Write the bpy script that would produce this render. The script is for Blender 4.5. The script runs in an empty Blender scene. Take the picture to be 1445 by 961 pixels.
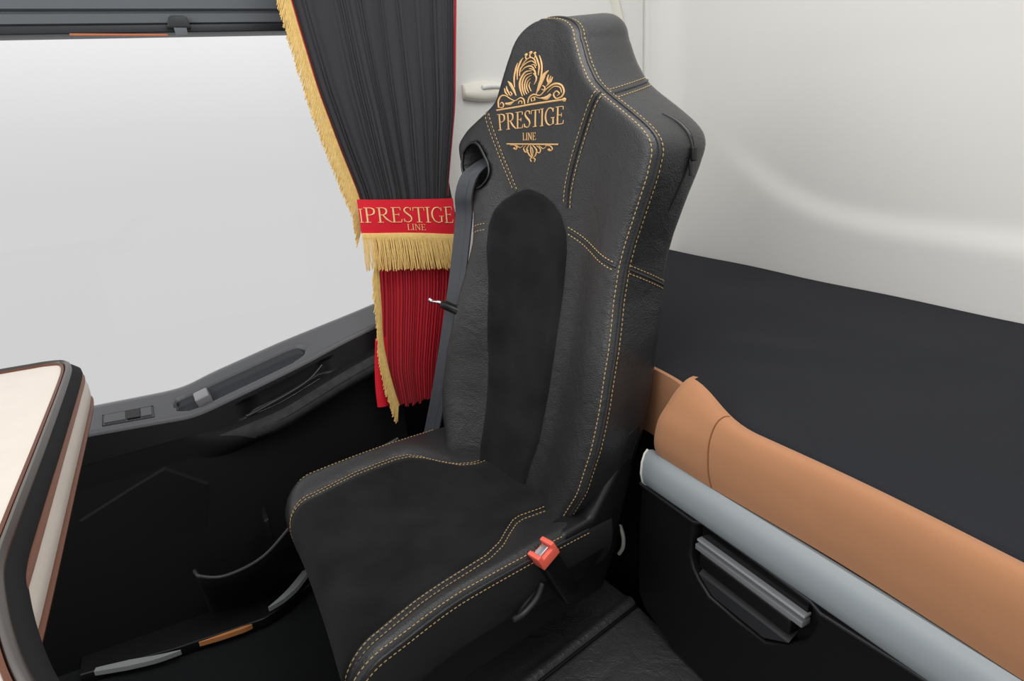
import bpy, bmesh, math, random
import numpy as np
from mathutils import Vector, Matrix
random.seed(4); rng = np.random.RandomState(7)
C = bpy.context.scene.collection

# ------------------------------------------------------------------ camera
cam_d = bpy.data.cameras.new('camera'); cam = bpy.data.objects.new('camera', cam_d); C.objects.link(cam)
f_px, Yvp, roll = 900.0, (220.0, 203.0), 3.5
cam_d.sensor_width = 36.0; cam_d.lens = f_px/1445*36; cam_d.clip_start = .02
dy = Vector((Yvp[0]-722.5, -(Yvp[1]-480.5), -f_px)).normalized()
hz = Vector((math.cos(math.radians(roll)), math.sin(math.radians(roll)), 0))
up = hz.cross(dy).normalized(); up = up if up.y > 0 else -up
dx = dy.cross(up)
M = Matrix((dx, dy, up)).to_4x4(); M.translation = Vector((0, 0, 1.2))
cam.matrix_world = M
bpy.context.scene.camera = cam

# ------------------------------------------------------------------ light
sc = bpy.context.scene
sc.view_settings.view_transform = 'Standard'; sc.view_settings.look = 'None'
sc.view_settings.gamma = 1; sc.view_settings.use_curve_mapping = False
sc.view_settings.exposure = 0
W = bpy.data.worlds.new('overcast_sky'); sc.world = W; W.use_nodes = True
nt = W.node_tree; nt.nodes.clear()
tc = nt.nodes.new('ShaderNodeTexCoord'); sx = nt.nodes.new('ShaderNodeSeparateXYZ')
cr = nt.nodes.new('ShaderNodeValToRGB'); bg = nt.nodes.new('ShaderNodeBackground'); wo = nt.nodes.new('ShaderNodeOutputWorld')
mr = nt.nodes.new('ShaderNodeMapRange'); mr.inputs[1].default_value = -.3; mr.inputs[2].default_value = .2
nt.links.new(tc.outputs['Generated'], sx.inputs[0]); nt.links.new(sx.outputs['Z'], mr.inputs[0])
nt.links.new(mr.outputs[0], cr.inputs[0]); nt.links.new(cr.outputs[0], bg.inputs[0]); nt.links.new(bg.outputs[0], wo.inputs[0])
e = cr.color_ramp.elements
e[0].position = .10; e[0].color = (.638, .638, .64, 1); e[1].position = .86; e[1].color = (.87, .87, .87, 1)
for p_, c_ in ((.50, .655), (.64, .70), (.75, .78)): k_ = e.new(p_); k_.color = (c_, c_, c_*1.004, 1)
bg.inputs[1].default_value = 1.0

def area(name, loc, tgt, sx_, sy_, power, col=(1, 1, 1)):
    d = bpy.data.lights.new(name, 'AREA'); d.shape = 'RECTANGLE'; d.size = sx_; d.size_y = sy_; d.energy = power; d.color = col
    o = bpy.data.objects.new(name, d); C.objects.link(o); o.location = loc
    o.rotation_euler = (Vector(tgt)-Vector(loc)).to_track_quat('-Z', 'Y').to_euler()
    return o
area('windscreen_daylight', (-1.35, .5, 1.65), (.6, .8, .8), 1.8, .9, 15, (1, .99, .97))
area('overhead_fill', (.5, .55, 2.15), (.6, .7, 0), .9, .9, 11, (1, .97, .93))  # unseen overhead light, added to brighten the cab interior

# ------------------------------------------------------------------ materials
def mat(name, col, rough=.5, bump=None, spec=.5, metal=0, sheen=0, coat=0, var=0, vscale=8):
    m = bpy.data.materials.new(name); m.use_nodes = True
    n = m.node_tree.nodes; l = m.node_tree.links; b = n['Principled BSDF']
    b.inputs['Base Color'].default_value = (*col, 1); b.inputs['Roughness'].default_value = rough
    b.inputs['Metallic'].default_value = metal; b.inputs['Specular IOR Level'].default_value = spec
    b.inputs['Sheen Weight'].default_value = sheen; b.inputs['Coat Weight'].default_value = coat
    t = n.new('ShaderNodeTexCoord')
    if var:
        nz = n.new('ShaderNodeTexNoise'); nz.inputs['Scale'].default_value = vscale; nz.inputs['Detail'].default_value = 5
        l.new(t.outputs['Object'], nz.inputs[0])
        mx = n.new('ShaderNodeMix'); mx.data_type = 'RGBA'
        mx.inputs[6].default_value = (*[c*(1-var) for c in col], 1); mx.inputs[7].default_value = (*[min(1, c*(1+var)) for c in col], 1)
        l.new(nz.outputs[0], mx.inputs[0]); l.new(mx.outputs[2], b.inputs['Base Color'])
    prev = None
    for kind, scale, strength, dist in (bump or []):
        if kind == 'v':
            tx = n.new('ShaderNodeTexVoronoi'); tx.feature = 'F1'; out = tx.outputs['Distance']
        elif kind == 'w':
            tx = n.new('ShaderNodeTexWave'); tx.inputs['Distortion'].default_value = 2; out = tx.outputs[1]
        elif kind == 'k':      # crease network of stretched hide
            wz = n.new('ShaderNodeTexNoise'); wz.inputs['Scale'].default_value = scale*.35; wz.inputs['Detail'].default_value = 3
            l.new(t.outputs['Object'], wz.inputs[0]); va = n.new('ShaderNodeVectorMath'); va.operation = 'MULTIPLY_ADD'
            va.inputs[1].default_value = (.05, .05, .05); l.new(wz.outputs['Color'], va.inputs[0]); l.new(t.outputs['Object'], va.inputs[2])
            tx = n.new('ShaderNodeTexVoronoi'); tx.feature = 'DISTANCE_TO_EDGE'; mn = n.new('ShaderNodeMath'); mn.operation = 'MINIMUM'; mn.inputs[1].default_value = .09
            l.new(tx.outputs['Distance'], mn.inputs[0]); out = mn.outputs[0]
        elif kind == 'c':      # long leather creases
            tx = n.new('ShaderNodeTexNoise'); tx.inputs['Detail'].default_value = 6; tx.inputs['Distortion'].default_value = 1.6; out = tx.outputs[0]
        else:
            tx = n.new('ShaderNodeTexNoise'); tx.inputs['Detail'].default_value = 4; out = tx.outputs[0]
        tx.inputs['Scale'].default_value = scale
        l.new(va.outputs[0] if kind == 'k' else t.outputs['Object'], tx.inputs[0])
        bp = n.new('ShaderNodeBump'); bp.inputs['Strength'].default_value = strength; bp.inputs['Distance'].default_value = dist
        l.new(out, bp.inputs['Height'])
        if prev: l.new(prev.outputs[0], bp.inputs['Normal'])
        prev = bp
    if prev: l.new(prev.outputs[0], b.inputs['Normal'])
    return m
MT = dict(
 leather=mat('black_leather', (.020, .0205, .022), .40, [('v', 380, .35, .0014), ('k', 42, .14, .005), ('c', 18, .30, .006)], .6),
 leather_flat=mat('black_leather_panel', (.019, .0195, .021), .42, [('v', 420, .3, .0012), ('k', 40, .12, .004), ('c', 14, .2, .005)], .55),
 suede=mat('black_suede', (.0135, .0135, .015), .95, [('n', 500, .3, .001)], .12, sheen=.05, var=.97, vscale=10),
 thread=mat('gold_thread', (.52, .36, .17), .55, None, .4),
 leather_lit=mat('black_leather_lit', (.046, .047, .048), .42, [('v', 380, .35, .0014), ('k', 38, .35, .008), ('c', 20, .5, .008)], .6),  # seat leather, colour raised to stand in for light missing down there
 gold=mat('gold_embroidery', (.74, .45, .19), .42, [('w', 900, .3, .0005)], .5),
 goldtext=mat('pale_gold_embroidery', (.86, .62, .28), .45, None, .5),
 fringe=mat('gold_fringe', (.84, .56, .19), .5, [('w', 700, .4, .0006)], .5, var=.25, vscale=120),
 drape=mat('black_curtain_cloth', (.036, .036, .041), .85, [('n', 900, .2, .0006)], .3, sheen=.12),
 red=mat('red_curtain_cloth', (.46, .008, .022), .75, [('n', 900, .2, .0006)], .3, sheen=.1),
 redband=mat('bright_red_band', (.68, .012, .030), .75, [('n', 900, .15, .0005)], .3),
 cream=mat('cream_wall_panel', (.75, .745, .72), .6, [('n', 300, .08, .001)], .3),
 grip=mat('ivory_plastic', (.74, .72, .64), .35, None, .5),
 dark=mat('black_plastic', (.0065, .0065, .0075), .42, [('n', 800, .15, .0005)], .4),
 darkmatte=mat('black_matte_plastic', (.0042, .0042, .005), .75, [('n', 600, .2, .0006)], .25),
 sill=mat('charcoal_sill_plastic', (.075, .077, .083), .40, [('n', 900, .2, .0004)], .5),  # made lighter to hold the window glare in its base colour
 lip=mat('charcoal_plastic', (.030, .031, .034), .42, None, .5),
 ledge=mat('dark_velvet_trim', (.032, .032, .034), .85, [('c', 60, .4, .002)], .2, var=.6, vscale=40),
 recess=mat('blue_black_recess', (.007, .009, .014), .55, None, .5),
 latch=mat('grey_latch', (.22, .22, .23), .4, None, .5),
 header=mat('slate_header_plastic', (.125, .14, .155), .5, [('n', 700, .2, .0005)], .4),
 headerdark=mat('dark_header_plastic', (.022, .025, .03), .45, None, .4),
 mattress=mat('charcoal_mattress_cloth', (.0185, .0195, .0235), .95, [('n', 1100, .4, .0008), ('n', 5, .25, .01)], .15, sheen=.02, var=.12, vscale=5),
 brown=mat('tan_brown_suede', (.43, .205, .102), .85, [('n', 700, .25, .0008), ('n', 10, .2, .006)], .2, sheen=.1, var=.07, vscale=9),
 seamb=mat('brown_seam', (.24, .10, .045), .9, None, .1),
 rail=mat('silver_grey_rail', (.31, .345, .365), .42, None, .5),
 railcap=mat('pale_rail_cap', (.72, .72, .66), .4, None, .5),
 bar=mat('grey_handle_bar', (.22, .225, .235), .35, None, .5),
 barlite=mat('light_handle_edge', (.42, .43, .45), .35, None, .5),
 carpet=mat('black_carpet', (.0085, .0095, .0105), .95, [('n', 500, .6, .002)], .1, sheen=.05),
 cushionred=mat('orange_red_button', (.92, .15, .10), .4, None, .5),
 metal=mat('bright_steel', (.55, .55, .57), .28, None, .5, metal=1),
 webbing=mat('charcoal_webbing', (.052, .057, .065), .55, [('w', 300, .3, .0006)], .5),
 webblack=mat('black_webbing', (.014, .014, .016), .6, None, .4),
 tabletop=mat('cream_table_leather', (.66, .60, .54), .5, [('n', 60, .1, .002)], .4, var=.05, vscale=30),
 piping=mat('brown_leather_piping', (.115, .040, .020), .45, [('n', 200, .2, .001)], .4),
 rim=mat('bronze_black_rim', (.035, .026, .022), .3, None, .6),
 gloss=mat('gloss_black', (.006, .006, .007), .22, None, .5),
 copper=mat('copper_gap_light', (.62, .25, .09), .4, None, .5),
 palegap=mat('pale_gap_light', (.30, .315, .32), .5, None, .4),
 orange=mat('orange_seal', (.55, .16, .06), .5, None, .4),
)
def glass_mat():
    m = bpy.data.materials.new('window_glass'); m.use_nodes = True; n = m.node_tree.nodes; n.clear(); l = m.node_tree.links
    o = n.new('ShaderNodeOutputMaterial'); mx = n.new('ShaderNodeMixShader'); t = n.new('ShaderNodeBsdfTransparent'); g = n.new('ShaderNodeBsdfGlossy')
    g.inputs['Roughness'].default_value = .02; mx.inputs[0].default_value = .008
    l.new(t.outputs[0], mx.inputs[1]); l.new(g.outputs[0], mx.inputs[2]); l.new(mx.outputs[0], o.inputs[0])
    return m
MT['glass'] = glass_mat()

# ------------------------------------------------------------------ helpers
class MB:
    def __init__(s): s.v = []; s.f = []
    def add(s, verts, faces):
        k = len(s.v); s.v += [tuple(float(c) for c in v) for v in verts]; s.f += [tuple(i+k for i in f) for f in faces]
    def grid(s, P, closed=False, capstart=False, capend=False):
        nr = len(P); nc = len(P[0]); V = [p for r in P for p in r]; F = []
        for i in range(nr-1):
            for j in range(nc if closed else nc-1):
                j2 = (j+1) % nc
                F.append((i*nc+j, i*nc+j2, (i+1)*nc+j2, (i+1)*nc+j))
        if capstart: F.append(tuple(range(nc))[::-1])
        if capend: F.append(tuple((nr-1)*nc+j for j in range(nc)))
        s.add(V, F)
    def tube(s, pts, r, n=8, cap=True):
        pts = [Vector(p) for p in pts]; R = r if hasattr(r, '__len__') else [r]*len(pts); rows = []
        prevn = None
        for i, p in enumerate(pts):
            t = (pts[min(i+1, len(pts)-1)]-pts[max(i-1, 0)])
            t = t.normalized() if t.length > 1e-9 else Vector((0, 0, 1))
            if prevn is None: a = t.orthogonal().normalized()
            else:
                a = prevn-t*prevn.dot(t); a = a.normalized() if a.length > 1e-6 else t.orthogonal().normalized()
            prevn = a; b = t.cross(a)
            rows.append([p+(a*math.cos(2*math.pi*k/n)+b*math.sin(2*math.pi*k/n))*R[i] for k in range(n)])
        s.grid(rows, True, cap, cap)
    def box(s, a, b, bev=0, xf=None):
        bm = bmesh.new(); bmesh.ops.create_cube(bm, size=1)
        for v in bm.verts: v.co = Vector([(a[k]+b[k])/2+v.co[k]*(b[k]-a[k]) for k in range(3)])
        if bev: bmesh.ops.bevel(bm, geom=list(bm.edges), offset=bev, segments=3, profile=.5, affect='EDGES')
        if xf: bm.transform(xf)
        s.frombm(bm)
    def prism(s, poly, to3, d0, d1, bev=0):
        """polygon (2D) extruded between depth d0 and d1; to3(u, v, d) -> point"""
        bm = bmesh.new(); n = len(poly)
        A = [bm.verts.new(to3(u, v, d0)) for u, v in poly]; B = [bm.verts.new(to3(u, v, d1)) for u, v in poly]
        bm.faces.new(A[::-1]); bm.faces.new(B)
        for i in range(n): bm.faces.new((A[i], A[(i+1) % n], B[(i+1) % n], B[i]))
        bmesh.ops.recalc_face_normals(bm, faces=bm.faces)
        if bev:
            bmesh.ops.bevel(bm, geom=list(bm.edges), offset=bev, segments=3, profile=.5, affect='EDGES')
        s.frombm(bm)
    def frombm(s, bm):
        bm.verts.index_update(); s.add([v.co for v in bm.verts], [[v.index for v in f.verts] for f in bm.faces]); bm.free()
    def build(s, name, m, parent=None, smooth=True, angle=50, fix=True):
        me = bpy.data.meshes.new(name); me.from_pydata(s.v, [], s.f)
        if fix:
            bm = bmesh.new(); bm.from_mesh(me); bmesh.ops.recalc_face_normals(bm, faces=bm.faces); bm.to_mesh(me); bm.free()
        me.materials.append(MT[m] if isinstance(m, str) else m)
        if smooth:
            me.shade_smooth()
            try: me.set_sharp_from_angle(angle=math.radians(angle))
            except Exception: pass
        o = bpy.data.objects.new(name, me); C.objects.link(o)
        if parent: o.parent = parent
        return o
def tag(o, label=None, cat=None, group=None, kind=None):
    if label: o['label'] = label
    if cat: o['category'] = cat
    if group: o['group'] = group
    if kind: o['kind'] = kind
    return o
def empty(name, loc, rz=0, **k):
    o = bpy.data.objects.new(name, None); C.objects.link(o); o.location = loc; o.rotation_euler = (0, 0, rz); o.empty_display_size = .05
    return tag(o, **k)
def cr_spline(pts, n=10):
    P = np.array(pts, float); out = []
    for i in range(len(P)-1):
        p0 = P[max(i-1, 0)]; p1 = P[i]; p2 = P[i+1]; p3 = P[min(i+2, len(P)-1)]
        for t in np.linspace(0, 1, n, endpoint=False):
            out.append(.5*((2*p1)+(-p0+p2)*t+(2*p0-5*p1+4*p2-p3)*t*t+(-p0+3*p1-3*p2+p3)*t**3))
    out.append(P[-1]); return np.array(out)
def smooth_table(xs, ys, sig, n=900):
    o = np.argsort(xs); xs = np.array(xs)[o]; ys = np.array(ys)[o]
    g = np.linspace(xs[0], xs[-1], n); y = np.interp(g, xs, ys); st = (xs[-1]-xs[0])/n
    k = int(3*sig/st)+1; w = np.exp(-.5*(np.arange(-k, k+1)*st/sig)**2); w /= w.sum()
    yp = np.concatenate([2*y[0]-y[1:k+1][::-1], y, 2*y[-1]-y[-k-1:-1][::-1]])
    y2 = np.convolve(yp, w, 'valid')
    return lambda x: np.interp(x, g, y2)
def sstep(a, b, x):
    t = min(1, max(0, (x-a)/(b-a))); return t*t*(3-2*t)
def resample(pts, step):
    P = np.array(pts, float); d = np.r_[0, np.cumsum(np.linalg.norm(np.diff(P, axis=0), axis=1))]
    t = np.arange(0, d[-1], step)
    return np.array([[np.interp(x, d, P[:, k]) for k in range(P.shape[1])] for x in t])
def dashes(mb, pts, L=.0056, gap=.0028, r=.0009):
    P = np.array([tuple(p) for p in pts], float); d = np.r_[0, np.cumsum(np.linalg.norm(np.diff(P, axis=0), axis=1))]
    at = lambda x: np.array([np.interp(x, d, P[:, k]) for k in range(3)])
    x = 0
    while x+L < d[-1]:
        mb.tube([at(x), at(x+.22*L), at(x+.78*L), at(x+L)], [r*.35, r, r, r*.35], 6); x += L+gap
def stroke(mb, pts, wid, to3, h=.0013, n=8, smooth=True):
    """one embroidered satin stroke: ribbon with a raised middle; pts 2D, wid widths along it, to3(u,v,h)"""
    if smooth and len(pts) > 2: P = cr_spline(pts, n)
    else: P = resample(pts, max(1e-6, np.linalg.norm(np.diff(np.array(pts, float), axis=0), axis=1).sum()/8.001))
    if not (smooth and len(pts) > 2): P = np.vstack([P, np.array(pts[-1], float)])
    Wd = np.interp(np.linspace(0, 1, len(P)), np.linspace(0, 1, len(wid)), wid) if hasattr(wid, '__len__') else np.full(len(P), wid)
    rows = []
    for i, p in enumerate(P):
        t = P[min(i+1, len(P)-1)]-P[max(i-1, 0)]; t = t/(np.linalg.norm(t)+1e-12); nn = np.array([-t[1], t[0]])*Wd[i]/2
        a = p+nn; b = p-nn; c1 = p+nn*.45; c2 = p-nn*.45
        rows.append([to3(*a, 0), to3(*c1, h), to3(*c2, h), to3(*b, 0)])
    mb.grid(rows)
GL = {}   # serif capitals: (advance, [(points, widths)])
def _g(ch, adv, *st): GL[ch] = (adv, st)
ser = lambda x0, x1, y: ([(x0, y), (x1, y)], .045)
bowl = ([(.2, .975), (.42, .965), (.58, .86), (.58, .64), (.42, .52), (.2, .5)], [.05, .06, .12, .12, .06, .045])
_g('P', .72, ([(.18, 0), (.18, 1)], .115), ser(.02, .36, .02), ser(.02, .25, .98), bowl)
_g('R', .84, ([(.18, 0), (.18, 1)], .115), ser(.02, .36, .02), ser(.02, .25, .98), bowl, ([(.36, .52), (.56, .24), (.84, .02)], [.09, .12, .06]))
_g('E', .74, ([(.18, 0), (.18, 1)], .115), ser(.02, .62, .02), ser(.02, .6, .98), ([(.2, .52), (.5, .52)], .045),
   ([(.6, .98), (.62, .8)], [.06, .03]), ([(.62, .02), (.67, .22)], [.06, .03]), ([(.5, .42), (.5, .62)], .035))
_g('S', .64, ([(.52, .78), (.47, .93), (.31, .98), (.15, .9), (.13, .74), (.28, .57), (.45, .43), (.54, .26), (.46, .08), (.28, .02), (.12, .1), (.07, .26)],
              [.03, .05, .06, .08, .11, .12, .12, .1, .07, .06, .05, .03]), ([(.52, .78), (.53, .98)], .035), ([(.07, .26), (.07, .03)], .035))
_g('T', .76, ([(.38, 0), (.38, .98)], .115), ser(.2, .56, .02), ser(.03, .73, .965), ([(.04, .97), (.02, .76)], [.06, .025]), ([(.72, .97), (.74, .76)], [.06, .025]))
_g('I', .4, ([(.2, 0), (.2, 1)], .115), ser(.04, .36, .02), ser(.04, .36, .98))
_g('G', .9, ([(.72, .76), (.62, .92), (.45, .98), (.24, .9), (.11, .68), (.1, .4), (.24, .12), (.46, .02), (.62, .05), (.72, .1)],
             [.03, .05, .06, .09, .12, .12, .09, .06, .05, .05]), ([(.72, .06), (.72, .4)], .11), ser(.56, .86, .42), ([(.72, .74), (.73, .97)], .035))
_g('L', .66, ([(.18, 0), (.18, 1)], .115), ser(.02, .6, .02), ser(.02, .36, .98), ([(.6, .02), (.64, .24)], [.06, .03]))
_g('N', .92, ([(.17, 0), (.17, .98)], .055), ser(.04, .3, .02), ser(.02, .26, .98), ([(.17, .98), (.74, .02)], .115), ([(.74, .02), (.74, 1)], .055), ser(.62, .88, .98))
def lettering(mb, text, to3, h=.001, weight=1.0):
    """text laid out over the unit square of to3(u in 0..1, v in 0..1, h)"""
    tot = sum(GL[c][0] for c in text); x = 0
    for c in text:
        adv, sts = GL[c]
        for pts, w in sts:
            ww = [k*weight for k in w] if hasattr(w, '__len__') else w*weight
            stroke(mb, pts, ww, lambda u, v, hh, x=x: to3((x+u)/tot, v, hh), h, 6)
        x += adv

# ================================================================== SETTING
# rear wall with the soft swage line, rounded corner, side wall (door pillar)
def ridge_z(y): return np.interp(y, [-1, .636, .791, .937, 1.091, 1.227, 1.33, 1.471, 1.7], [.90, .913, .916, .918, .935, .976, 1.032, 1.11, 1.2])
rows = []
ys = list(np.linspace(-.9, 1.62, 64)); zs = list(np.linspace(.2, 2.0, 121))
for z in zs:
    r = []
    for y in ys:
        rz = ridge_z(y); fade = 1-sstep(1.25, 1.55, y)
        bulge = .014*fade*(1-sstep(rz-.032, rz+.032, z))
        lean = .03*max(0, z-1.3)
        r.append((1.492-bulge-lean, y, z))
    lastx = r[-1][0]
    for a in np.linspace(0, math.pi/2, 9)[1:]:
        r.append((lastx-.08*(1-math.cos(a)), 1.62+.08*math.sin(a), z))
    rows.append(r)
mb = MB(); mb.grid(rows); tag(mb.build('wall_rear', 'cream'), kind='structure')
# side wall: panel between the door and the corner, with a groove at the corner
mb = MB(); rows = []
for z in np.linspace(.46, 2.0, 30):
    lean = 1.492-.03*max(0, z-1.3)
    r = [(.485, 1.76, z), (.487, 1.712, z), (.497, 1.70, z)]+[(x, 1.70, z) for x in np.linspace(.52, 1.374, 12)]
    r += [(1.380, 1.7015, z), (1.383, 1.712, z), (1.388, 1.712, z), (1.391, 1.7015, z), (lean-.075, 1.70, z)]
    rows.append(r)
mb.grid(rows); tag(mb.build('wall_left', 'cream', angle=35), kind='structure')
# pillar edge highlight, shaped as a pale vertical moulding behind the headrest
mb = MB(); rows = []
for z in np.linspace(.76, 2.0, 24):
    x = 1.262+(1.52-z)*.30
    rows.append([(x-.006, 1.70, z), (x-.002, 1.688, z), (x+.010, 1.682, z), (x+.022, 1.688, z), (x+.027, 1.70, z)])
mb.grid(rows); tag(mb.build('trim_1', 'grip'), kind='structure')
# lower black lining of the pillar and the side of the footwell
mb = MB(); mb.box((.47, 1.66, .02), (1.46, 1.76, .455), .01); tag(mb.build('trim_2', 'darkmatte'), kind='structure')
mb = MB(); mb.box((-1.2, -.9, -.02), (1.55, 1.85, .03)); tag(mb.build('floor', 'carpet'), kind='structure')

# header above the window
mb = MB()
prof = [(1.76, 1.428), (1.690, 1.428), (1.690, 1.440), (1.681, 1.443), (1.678, 1.460), (1.686, 1.4625), (1.686, 1.4655), (1.674, 1.469), (1.65, 1.64), (1.76, 1.64)]
mb.grid([[(x, y, z+(x*.021)) for y, z in prof] for x in (-1.2, .44)], True, True, True)
tag(mb.build('trim_3', 'header', angle=25), kind='structure')
mb = MB()
mb.box((-1.2, 1.682, 1.4232), (.44, 1.76, 1.440), .003)
o = mb.build('trim_4', 'headerdark'); o.rotation_euler = (0, -.021, 0); tag(o, kind='structure')
mb = MB(); mb.box((-.11, 1.6805, 1.4188), (.07, 1.688, 1.4225), .0008); tag(mb.build('trim_5', 'orange'), kind='structure')
t = empty('blind_clip', (.095, 1.68, 1.4335), label='small grey catch with black cap under the dark header above the window', cat='clip')
mb = MB(); mb.prism([(-.024, .0), (.024, .0), (.018, .019), (.012, .023), (-.012, .023), (-.018, .019)], lambda u, v, d: (u, d, v), -.014, .008, .002); mb.build('cap', 'headerdark', t)
mb = MB(); mb.prism([(-.012, .004), (.014, .004), (.014, -.016), (-.009, -.016)], lambda u, v, d: (u, d, v), -.012, -.004, .001); mb.build('tongue', 'header', t)

# ------------------------------------------------------------------ the door
def sill_o(x): return np.interp(x, [-1.2, -.3, -.106, -.06, .0, .188, .398, .5], [.635, .6235, .62, .622, .643, .691, .736, .76])
def sill_i(x): return np.interp(x, [-1.2, -.3, -.12, -.05, .0, .131, .222, .317, .395, .5], [.615, .600, .589, .584, .597, .632, .658, .690, .712, .74])
so = smooth_table(np.linspace(-1.2, .5, 200), [sill_o(x) for x in np.linspace(-1.2, .5, 200)], .02)
si = smooth_table(np.linspace(-1.2, .5, 200), [sill_i(x) for x in np.linspace(-1.2, .5, 200)], .02)
lz = smooth_table([-1.2, -.3, -.076, -.008, .147, .298, .375, .5], [.50, .512, .522, .518, .55, .609, .635, .67], .02)
door = empty('door_1', (0, 0, 0), kind='structure')
xs = np.linspace(-1.1, .47, 315)
def in_recess(x, v):      # v 0 inner edge .. 1 outer edge
    c = .45; hw = np.interp(x, [-.088, -.08, -.06, .195, .222, .236], [.0, .22, .28, .28, .22, .0])
    if x < -.088 or x > .236: return 0
    k = 1-sstep(hw-.06, hw+.04, abs(v-c)) if hw > 0 else 0
    return k
rows = []
for x in xs:
    a = float(si(x)); b = float(so(x)); r = []
    r.append((x, 1.76, b-.02)); r.append((x, 1.70, b-.004)); r.append((x, 1.692, b+.0005))
    for v in np.linspace(.97, .04, 26):
        r.append((x, 1.60+.086*v, a+(b-a)*v-.022*in_recess(x, v)))
    r += [(x, 1.598, a-.004), (x, 1.597, a-.010)]
    rows.append(r)
mb = MB(); mb.grid(rows); mb.build('window_sill', 'sill', door, angle=60)
# recess lining (dark) just above the sunk floor
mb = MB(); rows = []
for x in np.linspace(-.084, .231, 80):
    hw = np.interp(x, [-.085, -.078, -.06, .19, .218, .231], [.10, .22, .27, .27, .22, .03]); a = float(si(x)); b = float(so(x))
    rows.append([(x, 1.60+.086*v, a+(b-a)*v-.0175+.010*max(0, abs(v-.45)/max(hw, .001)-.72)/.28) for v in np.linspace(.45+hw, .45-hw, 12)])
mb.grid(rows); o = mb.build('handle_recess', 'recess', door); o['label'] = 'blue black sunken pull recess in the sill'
mb = MB(); a = float(si(-.02))
xf = Matrix.Translation((-.024, 1.636, .609)) @ Matrix.Rotation(-.28, 4, 'Y') @ Matrix.Rotation(.25, 4, 'X')
mb.box((-.017, -.020, -.018), (.017, .016, .012), .004, xf); o = mb.build('door_latch', 'latch', door); o['label'] = 'grey door release lever'
# switch plate
for k, (x0, x1, m) in enumerate([(-.232, -.190, 'sill'), (-.187, -.160, 'gloss'), (-.158, -.136, 'sill')]):
    mb = MB()
    P = []
    for x in (x0, x1):
        pass
    a0 = [(x, 1.60+.086*v, float(si(x))+(float(so(x))-float(si(x)))*v) for x, v in ((x0, .2), (x1, .2), (x1, .52), (x0, .52))]
    mb.add([(p[0], p[1], p[2]+.0005) for p in a0]+[(p[0], p[1], p[2]+.0045) for p in a0], [(0, 1, 2, 3), (4, 5, 6, 7), (0, 1, 5, 4), (1, 2, 6, 5), (2, 3, 7, 6), (3, 0, 4, 7)])
    bm = bmesh.new(); mb.build('tmp', m)  # geometry reused below
    o = bpy.data.objects['tmp']; o.name = 'window_switch'; o.data.name = 'window_switch'; o.parent = door; bm.free()
mb = MB()
pts = [(x, 1.60+.086*v, float(si(x))+(float(so(x))-float(si(x)))*v+.001) for x, v in ((-.236, .14), (-.132, .14), (-.132, .58), (-.236, .58), (-.236, .14))]
mb.tube(pts, .0011, 6); mb.build('switch_bezel', 'gloss', door)
# panel below the sill: upper face with slot, velvet ledge, lower face with the map pocket
rows = []
for x in xs[::3]:
    a = float(si(x)); l = float(lz(x)); r = []
    for k, v in enumerate(np.linspace(0, 1, 20)):
        y = 1.597-.004*v; z = a-.010+(l+.012-a+.010)*v
        sl = (1-sstep(.30, .42, abs(v-.62)))*sstep(.05, .09, x)*(1-sstep(.25, .285, x))
        r.append((x, y+.022*sl, z))
    rows.append(r)
mb = MB(); mb.grid(rows); mb.build('upper_panel', 'dark', door, angle=60)
rows = []
for x in xs[::3]:
    l = float(lz(x)); w = .026*sstep(-.06, .14, x)+.0005; q = sstep(-.10, .06, x)
    P = [(1.596, l+.013), (1.594-.004*q, l+.012), (1.594-.019*q-w*.4, l+.004), (1.594-.022*q-w, l-.010), (1.594-.022*q-w, l-.030), (1.594-.009*q-w*.5, l-.05), (1.593, l-.06)]
    rows.append([(x, y, z) for y, z in P])
mb = MB(); mb.grid(rows); mb.build('panel_shoulder', 'darkmatte', door)
lrows = []
for r in rows:      # velvet strip laid on the shoulder, tapering out towards the front
    x = r[0][0]
    if x < -.02: continue
    Q = np.array([(p[1], p[2]) for p in r]); d = np.r_[0, np.cumsum(np.linalg.norm(np.diff(Q, axis=0), axis=1))]; d /= d[-1]
    w_ = .004+.62*sstep(-.03, .15, x); row = []
    for t in np.linspace(.22, .22+w_, 9):
        row.append((x, np.interp(t, d, Q[:, 0])-.0014, np.interp(t, d, Q[:, 1])+.0008))
    lrows.append(row)
mb = MB(); mb.grid(lrows); mb.build('ledge', 'ledge', door)
rows = []
def low_y(x, z):
    t = min(1, max(0, (z-.03)/.45))
    return 1.56+.033*t**1.5
for x in xs[::3]:
    l = float(lz(x)); rows.append([(x, low_y(x, z), z) for z in np.linspace(l-.045, .03, 24)])
mb = MB(); mb.grid(rows); mb.build('lower_panel', 'darkmatte', door)
# slot strip inside the upper panel
mb = MB(); P = [(.062, .552), (.085, .556), (.209, .600), (.262, .640)]
mb.tube([(x, 1.592, z) for x, z in cr_spline(P, 6)], .0022, 6); mb.build('slot_lip', 'lip', door)
# raised pentagon speaker panel
mb = MB(); poly = [(-.33, .40), (-.21, .447), (-.135, .474), (-.05, .405), (-.09, .19), (-.30, .17)]
bm = bmesh.new(); A = []; B = []
cx = sum(p[0] for p in poly)/6; cz = sum(p[1] for p in poly)/6
for x, z in poly:
    A.append((x, low_y(x, z)+.001, z)); B.append((cx+(x-cx)*.94, low_y(x, cz+(z-cz)*.94)-(.004 if z > .35 else -.002), cz+(z-cz)*.94))
bm.free(); mb.add(A+B, [(6, 7, 8, 9, 10, 11)]+[(i, (i+1) % 6, 6+(i+1) % 6, 6+i) for i in range(6)])
mb.build('speaker_panel', 'darkmatte', door, angle=20)
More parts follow.
